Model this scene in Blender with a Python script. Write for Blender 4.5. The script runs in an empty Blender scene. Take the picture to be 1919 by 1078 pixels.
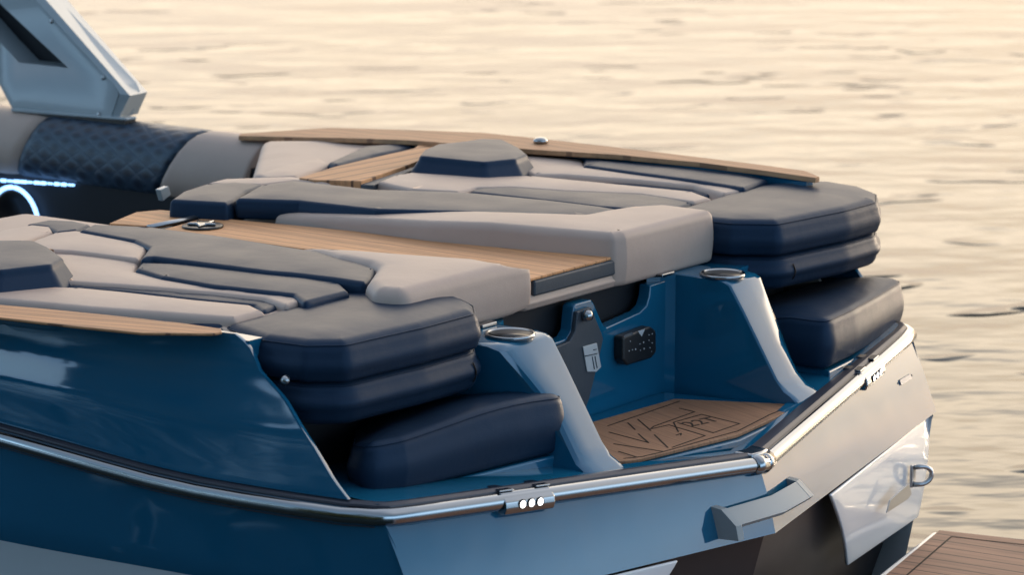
import bpy, bmesh, math, random
import numpy as np
from mathutils import Vector, Matrix
from mathutils.geometry import delaunay_2d_cdt
R = math.radians
random.seed(4)
sc = bpy.context.scene
col = sc.collection

# ------------------------------------------------------------------ camera
# X = aft, Y = starboard, Z up, metres, water at z = 0
FPX, PW, PH = 5000.0, 1919.0, 1078.0
PITCH, ALPHA = R(11.5), R(37.3)
c_r = Vector((math.cos(ALPHA), math.sin(ALPHA), 0))
c_a = Vector((-math.sin(ALPHA), math.cos(ALPHA), 0))
c_f = c_a * math.cos(PITCH) + Vector((0, 0, -math.sin(PITCH)))
c_u = c_r.cross(c_f)
CAM = Vector((3.5947, -5.1492, 2.2651))
cd = bpy.data.cameras.new('camera')
cam = bpy.data.objects.new('camera', cd); col.objects.link(cam)
cam.matrix_world = Matrix(((c_r.x, c_u.x, -c_f.x, CAM.x), (c_r.y, c_u.y, -c_f.y, CAM.y),
                           (c_r.z, c_u.z, -c_f.z, CAM.z), (0, 0, 0, 1)))
cd.sensor_width = 36; cd.lens = FPX / PW * 36
cd.clip_start = 0.1; cd.clip_end = 5000
cd.dof.use_dof = True; cd.dof.focus_distance = 6.3; cd.dof.aperture_fstop = 4.8
sc.camera = cam

# ------------------------------------------------------------------ sky, sun, exposure
VEIL_AZ = R(-12)
VEIL = ((0.0, (4.2, 3.2, 2.2)), (1.0, (2.6, 2.95, 3.6)), (.09, (5.1, 4.0, 2.75)), (.18, (8.5, 6.75, 4.75)), (.275, (13.4, 10.8, 7.8)), (.40, (11.0, 9.4, 7.6)), (.66, (4.4, 4.5, 4.8)))   # low glow, brighter cloud bank, pale zenith
SUN_EL, SUN_AZ = R(5.0), R(5.0)      # azimuth clockwise from +Y towards +X
w = bpy.data.worlds.new('World'); sc.world = w; w.use_nodes = True
wn, wl = w.node_tree.nodes, w.node_tree.links
wn.clear()
wo = wn.new('ShaderNodeOutputWorld'); bg = wn.new('ShaderNodeBackground')
sky = wn.new('ShaderNodeTexSky'); sky.sky_type = 'NISHITA'; sky.sun_disc = False
sky.sun_elevation = SUN_EL; sky.sun_rotation = SUN_AZ
sky.altitude = 0; sky.air_density = 1.0; sky.dust_density = 3.0; sky.ozone_density = 1.8
# thin bright cloud veil over the sunset half of the sky
def wmath(op, a, b=None, c=None):
    q = wn.new('ShaderNodeMath'); q.operation = op
    for i, v in enumerate((a, b, c)):
        if v is None: continue
        if isinstance(v, (int, float)): q.inputs[i].default_value = v
        else: wl.new(v, q.inputs[i])
    return q.outputs[0]
def wmap(v, a, b, c, d):
    q = wn.new('ShaderNodeMapRange'); q.interpolation_type = 'SMOOTHSTEP'; wl.new(v, q.inputs[0])
    for i, k in enumerate((a, b, c, d)): q.inputs[i + 1].default_value = k
    return q.outputs[0]
tc = wn.new('ShaderNodeTexCoord'); sx = wn.new('ShaderNodeSeparateXYZ'); wl.new(tc.outputs['Generated'], sx.inputs[0])
toward = wmath('ADD', wmath('MULTIPLY', sx.outputs[0], math.sin(VEIL_AZ)), wmath('MULTIPLY', sx.outputs[1], math.cos(VEIL_AZ)))
cn = wn.new('ShaderNodeTexNoise'); cn.inputs['Scale'].default_value = 2.2; cn.inputs['Detail'].default_value = 5
cm = wn.new('ShaderNodeMapping'); cm.inputs['Scale'].default_value = (1, 1, 3.5); wl.new(tc.outputs['Generated'], cm.inputs[0]); wl.new(cm.outputs[0], cn.inputs[0])
veil = wmath('MAXIMUM', wmap(toward, .30, .85, 0, 1), wmath('MULTIPLY', wmap(sx.outputs[2], .40, .95, 0, .9), wmap(toward, -.5, .2, .25, 1)))
veil = wmath('MULTIPLY', veil, wmap(cn.outputs[0], .3, .7, .86, 1.0))
vr = wn.new('ShaderNodeValToRGB'); wl.new(sx.outputs[2], vr.inputs[0])
for k, (p_, c_) in enumerate(VEIL):
    e = vr.color_ramp.elements[k] if k < 2 else vr.color_ramp.elements.new(p_)
    e.position = p_; e.color = (*[v / 15 for v in c_], 1)
vs = wn.new('ShaderNodeVectorMath'); vs.operation = 'SCALE'; vs.inputs['Scale'].default_value = 15; wl.new(vr.outputs[0], vs.inputs[0])
gl = wn.new('ShaderNodeVectorMath'); gl.operation = 'DOT_PRODUCT'; wl.new(tc.outputs['Generated'], gl.inputs[0])
gl.inputs[1].default_value = (math.sin(R(14)) * math.cos(R(6)), math.cos(R(14)) * math.cos(R(6)), math.sin(R(6)))
wl.new(wmath('MULTIPLY', wmap(gl.outputs['Value'], .962, .992, 1, 2.6), 15), vs.inputs['Scale'])   # glow round the low sun
wm = wn.new('ShaderNodeMix'); wm.data_type = 'RGBA'; wl.new(veil, wm.inputs[0])
hz = wn.new('ShaderNodeVectorMath'); hz.operation = 'ADD'; wl.new(sky.outputs[0], hz.inputs[0]); 
hv = wn.new('ShaderNodeVectorMath'); hv.operation = 'SCALE'; hv.inputs[0].default_value = (1.0, 1.7, 2.6); wl.new(wmap(sx.outputs[2], .06, .42, 2.9, .14), hv.inputs['Scale']); wl.new(hv.outputs[0], hz.inputs[1])
wl.new(hz.outputs[0], wm.inputs[6]); wl.new(vs.outputs[0], wm.inputs[7])
wl.new(wm.outputs[2], bg.inputs[0]); bg.inputs[1].default_value = 0.12
wl.new(bg.outputs[0], wo.inputs[0])
sd = bpy.data.lights.new('sun', 'SUN'); sun = bpy.data.objects.new('sun', sd); col.objects.link(sun)
sd.energy = 0.3; sd.angle = R(10); sd.color = (1.0, 0.78, 0.56)
sdir = Vector((math.sin(SUN_AZ) * math.cos(SUN_EL), math.cos(SUN_AZ) * math.cos(SUN_EL), math.sin(SUN_EL)))
sun.rotation_euler = sdir.to_track_quat('Z', 'Y').to_euler()
sc.view_settings.view_transform = 'Standard'; sc.view_settings.look = 'None'
sc.view_settings.gamma = 1; sc.view_settings.exposure = 1.38

# ------------------------------------------------------------------ helpers
def at(px, py, x=None, y=None, z=None):
    """point of the place seen at a photo pixel, on the plane x=, y= or z="""
    d = c_f + c_r * ((px - PW / 2) / FPX) - c_u * ((py - PH / 2) / FPX)
    if z is not None: t = (z - CAM.z) / d.z
    elif y is not None: t = (y - CAM.y) / d.y
    else: t = (x - CAM.x) / d.x
    return CAM + d * t
def ats(pts, z): return [at(px, py, z=z).xy[:] for px, py in pts]

def link(name, me, m, parent=None, loc=None):
    o = bpy.data.objects.new(name, me); col.objects.link(o)
    if m is not None:
        for mm in (m if isinstance(m, (list, tuple)) else [m]): me.materials.append(mm)
    if parent is not None: o.parent = parent
    if loc: o.location = loc
    return o
def mesh(verts, faces, smooth=True, name='mesh', mats=None):
    me = bpy.data.meshes.new(name); me.from_pydata([tuple(v) for v in verts], [], faces); me.validate()
    bm = bmesh.new(); bm.from_mesh(me); bmesh.ops.recalc_face_normals(bm, faces=bm.faces); bm.to_mesh(me); bm.free()
    if smooth: me.polygons.foreach_set('use_smooth', [True] * len(me.polygons))
    if mats is not None: me.polygons.foreach_set('material_index', mats)
    return me
def sharp(o, deg=35):
    """flat where faces meet at more than deg, smooth elsewhere"""
    me = o.data; bm = bmesh.new(); bm.from_mesh(me)
    for e in bm.edges:
        if len(e.link_faces) == 2: e.smooth = e.calc_face_angle(0) < R(deg)
    for f in bm.faces: f.smooth = True
    bm.to_mesh(me); bm.free(); return o
def bevel(o, wdt, seg=3, ang=30):
    b = o.modifiers.new('bevel', 'BEVEL'); b.width = wdt; b.segments = seg; b.limit_method = 'ANGLE'; b.angle_limit = R(ang)
    for p in o.data.polygons: p.use_smooth = True
    wn_ = o.modifiers.new('normals', 'WEIGHTED_NORMAL'); wn_.keep_sharp = True; wn_.weight = 100
    return o
def thing(name, label, cat, loc=(0, 0, 0), group=None):
    o = bpy.data.objects.new(name, None); col.objects.link(o); o.location = loc; o.empty_display_size = .1
    o['label'] = label; o['category'] = cat
    if group: o['group'] = group
    return o
def tag(o, label=None, cat=None, group=None, kind=None):
    for k, v in (('label', label), ('category', cat), ('group', group), ('kind', kind)):
        if v: o[k] = v
    return o

def fillet(pts, r, n=6):
    """round the corners of a closed outline; r is a number or one per corner"""
    out = []; N = len(pts)
    for i in range(N):
        p0, p, p1 = (Vector(pts[i - 1]), Vector(pts[i]), Vector(pts[(i + 1) % N]))
        a, b = p0 - p, p1 - p; la, lb = a.length, b.length
        rr = r[i] if isinstance(r, (list, tuple)) else r
        if la < 1e-6 or lb < 1e-6: continue
        a /= la; b /= lb
        ang = math.acos(max(-1, min(1, a.dot(b))))
        if rr <= 0 or ang > R(168): out.append(p[:]); continue
        t = min(rr / math.tan(ang / 2), la * .48, lb * .48)
        A, B = p + a * t, p + b * t
        for k in range(n + 1):
            s = k / n
            q = A * (1 - s) ** 2 + p * 2 * s * (1 - s) + B * s ** 2
            out.append(q[:])
    return out
def resample(pts, step):
    P = [np.array(p[:2], float) for p in pts]; out = []
    for i in range(len(P)):
        a, b = P[i], P[(i + 1) % len(P)]; L = np.linalg.norm(b - a)
        if L < 1e-5: continue
        n = max(1, int(math.ceil(L / step)))
        for k in range(n): out.append(a + (b - a) * k / n)
    out = np.array(out)
    ar = np.sum(out[:, 0] * np.roll(out[:, 1], -1) - np.roll(out[:, 0], -1) * out[:, 1])
    return out if ar > 0 else out[::-1]
def inset(P, d):
    Q = inset0(P, d)
    if d <= 0.0015: return Q
    A = P; B = np.roll(P, -1, 0); S = B - A; L2 = (S ** 2).sum(1) + 1e-12
    ok = []
    for q in Q:
        t = np.clip(((q - A) * S).sum(1) / L2, 0, 1)
        ok.append(np.sqrt((((A + S * t[:, None]) - q) ** 2).sum(1)).min() > d * .93)
    ok = np.array(ok); n = len(P)
    if ok.all() or not ok.any(): return Q
    idx = np.flatnonzero(ok); out = Q.copy()
    for i in np.flatnonzero(~ok):
        j = idx[np.searchsorted(idx, i) % len(idx)]; k = idx[np.searchsorted(idx, i) - 1]
        gap = (j - k) % n or n; f = ((i - k) % n) / gap
        out[i] = Q[k] * (1 - f) + Q[j] * f
    return out
def inset0(P, d):
    t = np.roll(P, -1, 0) - np.roll(P, 1, 0); t /= np.linalg.norm(t, axis=1)[:, None] + 1e-12
    n = np.stack([-t[:, 1], t[:, 0]], 1)
    return P + n * d
def wob(x, y, s, k=0.0):
    return (math.sin(x * s * 1.7 + 1.3 * k + 2.1 * math.sin(y * s * .9)) + math.sin(y * s * 2.3 - x * s * .6 + 2.7 * k)) * .5

def cushion_mesh(outline, zb, zt, r=.02, rb=None, corner=.03, puff=.006, bulge=.006, step=.016, grid=.03, wr=.0008, taper=0.0):
    """upholstered block: rounded edges, bulging sides, crowned and faintly uneven top"""
    ztf = zt if callable(zt) else (lambda x, y: zt)
    zbf = zb if callable(zb) else (lambda x, y: zb)
    rb = r * .7 if rb is None else rb
    P = resample(fillet(outline, corner) if corner else outline, step)
    prof = []
    for k in range(5):
        a = k / 4 * math.pi / 2; prof.append((rb * (1 - math.sin(a)), 'b', rb * (1 - math.cos(a))))
    for k in range(1, 6): prof.append((-bulge * math.sin(math.pi * k / 6), 'm', k / 6))
    for k in range(7):
        a = k / 6 * math.pi / 2; prof.append((r * (1 - math.cos(a)), 't', r * (1 - math.sin(a))))
    V, F = [], []; n = len(P); cen = P.mean(0)
    for d, kind, q in prof:
        Q = inset(P, d)
        if taper:
            k_ = 0 if kind == 'b' else q if kind == 'm' else 1
            Q = cen + (Q - cen) * (1 - taper * k_)
        for (x, y), (ox, oy) in zip(Q, P):
            b, t = zbf(ox, oy), ztf(ox, oy)
            z = b + q if kind == 'b' else t - q if kind == 't' else (b + rb) + (t - r - b - rb) * q
            V.append((x, y, z))
    m = len(prof)
    for j in range(m - 1):
        for i in range(n):
            i2 = (i + 1) % n
            F.append((j * n + i, j * n + i2, (j + 1) * n + i2, (j + 1) * n + i))
    F.append(tuple(range(n - 1, -1, -1)))
    Q = inset(P, r)
    if taper: Q = cen + (Q - cen) * (1 - taper)
    base = (m - 1) * n
    mn, mx = Q.min(0), Q.max(0); pts = [Vector(q) for q in Q]
    seg = np.roll(Q, -1, 0) - Q; L2 = (seg ** 2).sum(1) + 1e-12
    def dist(p):
        t = np.clip(((p - Q) * seg).sum(1) / L2, 0, 1)
        return np.sqrt((((Q + seg * t[:, None]) - p) ** 2).sum(1)).min()
    def inside(p):
        x, y = p; y1, y2 = Q[:, 1], np.roll(Q[:, 1], -1); x1, x2 = Q[:, 0], np.roll(Q[:, 0], -1)
        c = (y1 > y) != (y2 > y)
        xi = x1 + (y - y1) / np.where(c, y2 - y1, 1) * (x2 - x1)
        return np.count_nonzero(c & (x < xi)) % 2 == 1
    dd = {}
    gx = np.arange(mn[0] + grid * .5, mx[0], grid); gy = np.arange(mn[1] + grid * .5, mx[1], grid)
    for j, yy in enumerate(gy):
        for xx in gx + (grid * .5 if j % 2 else 0):
            p = np.array((xx, yy))
            if inside(p):
                d = dist(p)
                if d > grid * .35: dd[len(pts)] = d; pts.append(Vector(p))
    ov, oe, of, ovo, _, _ = delaunay_2d_cdt(pts, [(i, (i + 1) % n) for i in range(n)], [list(range(n))], 1, 1e-6)
    mp = {}
    for i, v in enumerate(ov):
        src = ovo[i][0] if ovo[i] else None
        if src is not None and src < n: mp[i] = base + src
        else:
            d = dd.get(src, 0) if src is not None else 0
            h = puff * (1 - (1 - min(d / .07, 1)) ** 2) + wr * wob(v.x, v.y, 14, zb if not callable(zb) else 1) * min(d / .03, 1)
            mp[i] = len(V); V.append((v.x, v.y, ztf(v.x, v.y) + h))
    for f in of: F.append(tuple(mp[i] for i in f))
    me = mesh(V, F); bm = bmesh.new(); bm.from_mesh(me)
    bmesh.ops.remove_doubles(bm, verts=bm.verts, dist=2e-4); bmesh.ops.dissolve_degenerate(bm, edges=bm.edges, dist=1e-5)
    bmesh.ops.recalc_face_normals(bm, faces=bm.faces)
    for f in bm.faces: f.smooth = True
    bm.to_mesh(me); bm.free(); return me
def cushion(name, m, parent, outline, zb, zt, **k):
    return link(name, cushion_mesh(outline, zb, zt, **k), m, parent)

def prism_mesh(outline, z0, z1, smooth=False):
    """upright slab over a plan outline; z0, z1 numbers or functions of x, y"""
    f0 = z0 if callable(z0) else (lambda x, y: z0); f1 = z1 if callable(z1) else (lambda x, y: z1)
    n = len(outline)
    V = [(x, y, f0(x, y)) for x, y in outline] + [(x, y, f1(x, y)) for x, y in outline]
    F = [tuple(range(n - 1, -1, -1)), tuple(range(n, 2 * n))] + [(i, (i + 1) % n, n + (i + 1) % n, n + i) for i in range(n)]
    return mesh(V, F, smooth)
def slab(name, m, parent, outline, z0, z1, bv=0, seg=3):
    o = link(name, prism_mesh(outline, z0, z1), m, parent)
    return bevel(o, bv, seg) if bv else o
def plate_mesh(P3, off):
    """planar outline of 3D points given thickness along vector off"""
    n = len(P3); P3 = [Vector(p) for p in P3]; off = Vector(off)
    V = P3 + [p + off for p in P3]
    F = [tuple(range(n - 1, -1, -1)), tuple(range(n, 2 * n))] + [(i, (i + 1) % n, n + (i + 1) % n, n + i) for i in range(n)]
    return mesh(V, F, False)
def plate(name, m, parent, P3, off, bv=0, seg=3):
    o = link(name, plate_mesh(P3, off), m, parent)
    return bevel(o, bv, seg) if bv else o
def box_mesh(c, s):
    x, y, z = c; a, b, d = s[0] / 2, s[1] / 2, s[2] / 2
    return prism_mesh([(x - a, y - b), (x + a, y - b), (x + a, y + b), (x - a, y + b)], z - d, z + d)
def join(meshes, name='mesh'):
    bm = bmesh.new()
    for me in meshes: bm.from_mesh(me)
    me = bpy.data.meshes.new(name); bm.to_mesh(me); bm.free(); return me
def tube_mesh(path, rad, n=14, caps=True, flat=1.0):
    P = [Vector(p) for p in path]; V, F = [], []; up0 = Vector((0, 0, 1))
    for i, p in enumerate(P):
        t = ((P[min(i + 1, len(P) - 1)] - p).normalized() + (p - P[max(i - 1, 0)]).normalized())
        t = t.normalized() if t.length > 1e-6 else Vector((1, 0, 0))
        if abs(t.z) > .95: up0 = Vector((1, 0, 0))
        s = t.cross(up0).normalized(); u = s.cross(t).normalized()
        r = rad[i] if isinstance(rad, (list, tuple)) else rad
        for k in range(n):
            a = 2 * math.pi * k / n
            V.append(p + s * math.cos(a) * r + u * math.sin(a) * r * flat)
    for i in range(len(P) - 1):
        for k in range(n):
            F.append((i * n + k, i * n + (k + 1) % n, (i + 1) * n + (k + 1) % n, (i + 1) * n + k))
    if caps: F += [tuple(range(n)), tuple(range((len(P) - 1) * n, len(P) * n))]
    return mesh(V, F)
def spline(pts, n=10):
    """Catmull-Rom through 3D points"""
    P = [Vector(p) for p in pts]; P = [P[0] * 2 - P[1]] + P + [P[-1] * 2 - P[-2]]; out = []
    for i in range(1, len(P) - 2):
        for k in range(n):
            t = k / n
            out.append(.5 * ((2 * P[i]) + (P[i + 1] - P[i - 1]) * t + (2 * P[i - 1] - 5 * P[i] + 4 * P[i + 1] - P[i + 2]) * t * t
                             + (3 * P[i] - P[i - 1] - 3 * P[i + 1] + P[i + 2]) * t ** 3))
    out.append(P[-2]); return out
def lathe_mesh(prof, c, axis=(0, 0, 1), n=40):
    ax = Vector(axis).normalized(); s = ax.orthogonal().normalized(); u = ax.cross(s); c = Vector(c); V, F = [], []
    for r, h in prof:
        for k in range(n):
            a = 2 * math.pi * k / n; V.append(c + ax * h + (s * math.cos(a) + u * math.sin(a)) * r)
    for j in range(len(prof) - 1):
        for k in range(n): F.append((j * n + k, j * n + (k + 1) % n, (j + 1) * n + (k + 1) % n, (j + 1) * n + k))
    F.append(tuple(range(n))); F.append(tuple(range((len(prof) - 1) * n, len(prof) * n)))
    return mesh(V, F)
def text_mesh(s, size, M, ext=.0006):
    cu = bpy.data.curves.new('txt', 'FONT'); cu.body = s; cu.size = size; cu.extrude = ext; cu.align_x = 'CENTER'; cu.align_y = 'CENTER'
    o = bpy.data.objects.new('txt', cu); col.objects.link(o)
    bpy.context.view_layer.update()
    me = bpy.data.meshes.new_from_object(o.evaluated_get(bpy.context.evaluated_depsgraph_get()))
    bpy.data.objects.remove(o); bpy.data.curves.remove(cu)
    me.transform(M); return me

# ------------------------------------------------------------------ materials
def mat(name, colr, rough=.5, metal=0, coat=0, spec=.5, sheen=0, coat_rough=.03):
    m = bpy.data.materials.new(name); m.use_nodes = True
    b = m.node_tree.nodes['Principled BSDF']
    b.inputs['Base Color'].default_value = (*colr, 1); b.inputs['Roughness'].default_value = rough
    b.inputs['Metallic'].default_value = metal; b.inputs['Coat Weight'].default_value = coat
    b.inputs['Coat Roughness'].default_value = coat_rough; b.inputs['Specular IOR Level'].default_value = spec
    b.inputs['Sheen Weight'].default_value = sheen
    return m, m.node_tree.nodes, m.node_tree.links, b
def noise(n, l, scale, detail=3, vec=None, rough=.5):
    t = n.new('ShaderNodeTexNoise'); t.inputs['Scale'].default_value = scale; t.inputs['Detail'].default_value = detail
    t.inputs['Roughness'].default_value = rough
    if vec is not None: l.new(vec, t.inputs['Vector'])
    return t
def ramp(n, l, fac, a, b, p0=0., p1=1.):
    r = n.new('ShaderNodeValToRGB'); r.color_ramp.elements[0].position = p0; r.color_ramp.elements[1].position = p1
    r.color_ramp.elements[0].color = (*a, 1); r.color_ramp.elements[1].color = (*b, 1)
    l.new(fac, r.inputs[0]); return r
def bump(n, l, b, h, strength, dist=.01, prev=None):
    u = n.new('ShaderNodeBump'); u.inputs['Strength'].default_value = strength; u.inputs['Distance'].default_value = dist
    l.new(h, u.inputs['Height'])
    if prev is not None: l.new(prev, u.inputs['Normal'])
    l.new(u.outputs[0], b.inputs['Normal']); return u.outputs[0]
def coords(n, l, scale=(1, 1, 1)):
    c = n.new('ShaderNodeTexCoord'); mp = n.new('ShaderNodeMapping'); mp.inputs['Scale'].default_value = scale
    l.new(c.outputs['Object'], mp.inputs[0]); return mp.outputs[0]
def math_(n, l, op, a, b=None):
    m = n.new('ShaderNodeMath'); m.operation = op
    for i, v in enumerate((a, b)):
        if v is None: continue
        if isinstance(v, (int, float)): m.inputs[i].default_value = v
        else: l.new(v, m.inputs[i])
    return m.outputs[0]

def vinyl(name, c0, c1, rough=.42, sheen=0.0, spec=.32, tint=(.95, .97, 1.04)):
    m, n, l, b = mat(name, c0, rough, spec=spec, sheen=sheen)
    b.inputs['Specular Tint'].default_value = (*tint, 1)
    v = coords(n, l)
    nz = noise(n, l, 5, 4, v); r = ramp(n, l, nz.outputs[0], c0, c1, .3, .7); l.new(r.outputs[0], b.inputs['Base Color'])
    vo = n.new('ShaderNodeTexVoronoi'); vo.inputs['Scale'].default_value = 420; l.new(v, vo.inputs['Vector'])
    p = bump(n, l, b, vo.outputs[0], .10, .002)
    nz2 = noise(n, l, 16, 3, v); p = bump(n, l, b, nz2.outputs[0], .06, .02, p)
    nz3 = noise(n, l, 1, 3, coords(n, l, (22, 46, 30)), .6); bump(n, l, b, nz3.outputs[0], .045, .006, p)
    r2 = ramp(n, l, noise(n, l, 9, 5, v).outputs[0], (rough - .02,) * 3, (rough + .03,) * 3, .3, .7); l.new(r2.outputs[0], b.inputs['Roughness'])
    return m
NAVY = vinyl('navy_vinyl', (.010, .023, .046), (.012, .027, .053), .44, spec=.19, tint=(.70, .92, 1.32))
TAN = vinyl('tan_vinyl', (.43, .325, .270), (.47, .36, .30), .48, spec=.25)
SLATE = vinyl('slate_vinyl', (.040, .052, .066), (.050, .062, .076), .45)
LINER = vinyl('taupe_liner', (.30, .245, .21), (.34, .28, .24), .6)

def quilted():
    m, n, l, b = mat('quilted_navy_vinyl', (.012, .022, .040), .42)
    v = coords(n, l)
    s = n.new('ShaderNodeSeparateXYZ'); l.new(v, s.inputs[0])
    zz = math_(n, l, 'ADD', s.outputs[2], math_(n, l, 'MULTIPLY', s.outputs[1], .7))
    u = math_(n, l, 'MULTIPLY', math_(n, l, 'ADD', s.outputs[0], math_(n, l, 'MULTIPLY', zz, 1.5)), 36)
    t = math_(n, l, 'MULTIPLY', math_(n, l, 'SUBTRACT', s.outputs[0], math_(n, l, 'MULTIPLY', zz, 1.5)), 36)
    h = math_(n, l, 'MULTIPLY', math_(n, l, 'ABSOLUTE', math_(n, l, 'SINE', u)), math_(n, l, 'ABSOLUTE', math_(n, l, 'SINE', t)))
    h = math_(n, l, 'POWER', h, .5)
    bump(n, l, b, h, .16, .012)
    r = ramp(n, l, h, (.026, .050, .082), (.008, .016, .032), .62, .98); l.new(r.outputs[0], b.inputs['Base Color'])
    return m
QUILT = quilted()

def gel(name, c0, c1, rough=.12, coat=1.0, spec=.5, wav=.05):
    m, n, l, b = mat(name, c0, rough, coat=coat, spec=spec, coat_rough=.015)
    v = coords(n, l)
    r = ramp(n, l, noise(n, l, 2.5, 3, v).outputs[0], c0, c1, .35, .65); l.new(r.outputs[0], b.inputs['Base Color'])
    nz = noise(n, l, 3.2, 2, v); p = bump(n, l, b, nz.outputs[0], wav, .05)
    l.new(p, b.inputs['Coat Normal'])
    return m
BLUE = gel('blue_gelcoat', (.007, .100, .190), (.009, .109, .205), .05, 0)
BLUE.node_tree.nodes['Principled BSDF'].inputs['IOR'].default_value = 1.7
WHITE = gel('white_gelcoat', (.62, .64, .66), (.66, .68, .70), .3, .6, wav=.015)
DARKGEL = gel('reflection_dark_gelcoat', (.026, .022, .024), (.031, .027, .029), .32, 0, .35)  # brownish dark paints in the platform's reflection on the lower transom
HANDLE = gel('handle_paint', (.27, .30, .31), (.31, .34, .35), .40, 0)

def teak(name, base, seam, pitch, ang=0.0, width=.055, off=0.0):
    """boat decking: planks running fore and aft with dark seams"""
    m, n, l, b = mat(name, base, .62)
    c = n.new('ShaderNodeTexCoord'); mp = n.new('ShaderNodeMapping'); mp.inputs['Rotation'].default_value = (0, 0, ang); l.new(c.outputs['Object'], mp.inputs[0])
    s = n.new('ShaderNodeSeparateXYZ'); l.new(mp.outputs[0], s.inputs[0])
    f = math_(n, l, 'FRACT', math_(n, l, 'MULTIPLY', math_(n, l, 'ADD', s.outputs[1], 10 + off), 1 / pitch))
    line = math_(n, l, 'LESS_THAN', math_(n, l, 'ABSOLUTE', math_(n, l, 'SUBTRACT', f, .5)), width)
    st = n.new('ShaderNodeMapping'); st.inputs['Scale'].default_value = (5, 90, 20); l.new(mp.outputs[0], st.inputs[0])
    g = noise(n, l, 1.6, 5, st.outputs[0], .6)
    r = ramp(n, l, g.outputs[0], tuple(k * .74 for k in base), tuple(min(1, k * 1.18) for k in base), .3, .72)
    fl = math_(n, l, 'FLOOR', math_(n, l, 'MULTIPLY', math_(n, l, 'ADD', s.outputs[1], 10 + off), 1 / pitch))
    wh = n.new('ShaderNodeTexWhiteNoise'); wh.noise_dimensions = '1D'; l.new(fl, wh.inputs['W'])
    hsv = n.new('ShaderNodeHueSaturation'); l.new(r.outputs[0], hsv.inputs['Color'])
    l.new(math_(n, l, 'ADD', math_(n, l, 'MULTIPLY', wh.outputs[0], .22), .89), hsv.inputs['Value'])
    mix = n.new('ShaderNodeMix'); mix.data_type = 'RGBA'; l.new(line, mix.inputs[0]); l.new(hsv.outputs[0], mix.inputs[6]); mix.inputs[7].default_value = (*seam, 1)
    l.new(mix.outputs[2], b.inputs['Base Color'])
    p = bump(n, l, b, math_(n, l, 'SUBTRACT', 1, line), .5, .002)
    bump(n, l, b, g.outputs[0], .12, .002, p)
    return m
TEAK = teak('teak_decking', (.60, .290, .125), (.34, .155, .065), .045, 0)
TEAK_G = teak('gunwale_teak', (.50, .245, .112), (.18, .085, .045), .032, R(-15))
TEAK_F = teak('far_gunwale_teak', (.47, .24, .115), (.26, .125, .06), .045, R(6))
TEAK_T = teak('cross_teak', (.56, .275, .122), (.15, .07, .035), .06, R(90))
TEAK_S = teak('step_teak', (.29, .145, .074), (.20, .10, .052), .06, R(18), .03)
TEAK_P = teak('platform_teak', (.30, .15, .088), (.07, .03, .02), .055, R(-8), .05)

def chrome(name, c=(.78, .79, .80), rough=.08):
    m, n, l, b = mat(name, c, rough, 1)
    v = coords(n, l); r = ramp(n, l, noise(n, l, 30, 4, v).outputs[0], (rough * .9,) * 3, (rough * 1.15,) * 3, .3, .7); l.new(r.outputs[0], b.inputs['Roughness'])
    return m
CHROME = chrome('polished_steel', (.36, .37, .38), .14); SATIN = chrome('brushed_steel', (.42, .43, .44), .3)
RUBBER = gel('rub_strip_plastic', (.040, .040, .055), (.05, .05, .065), .35, 0)
BLACK = gel('black_plastic', (.008, .008, .009), (.011, .011, .012), .4, .1)
GROOVE = gel('dark_groove', (.018, .012, .009), (.022, .015, .011), .7, 0, .2)
CAVE = gel('near_black_interior', (.010, .011, .015), (.013, .014, .018), .6, 0, .3)  # near-black for the box under the pads, cockpit inside and tower opening
ALU = gel('painted_aluminium', (.30, .34, .36), (.33, .37, .39), .35, .25)
MARK = gel('silver_marking', (.42, .45, .47), (.46, .49, .51), .4, .1)
FAINT = gel('faint_lettering', (.20, .23, .27), (.23, .26, .30), .4, 0)
def emit(name, c, s):
    m, n, l, b = mat(name, c, .4); b.inputs['Emission Color'].default_value = (*c, 1); b.inputs['Emission Strength'].default_value = s
    v = coords(n, l); r = ramp(n, l, noise(n, l, 60, 2, v).outputs[0], (s * .8,) * 3, (s * 1.1,) * 3); l.new(r.outputs[0], b.inputs['Emission Strength']); return m
LED = emit('lit_white_lamp', (1, .98, .95), 2.2)
BLUELED = emit('lit_blue_led', (.26, .52, 1.0), 1.3)

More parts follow.
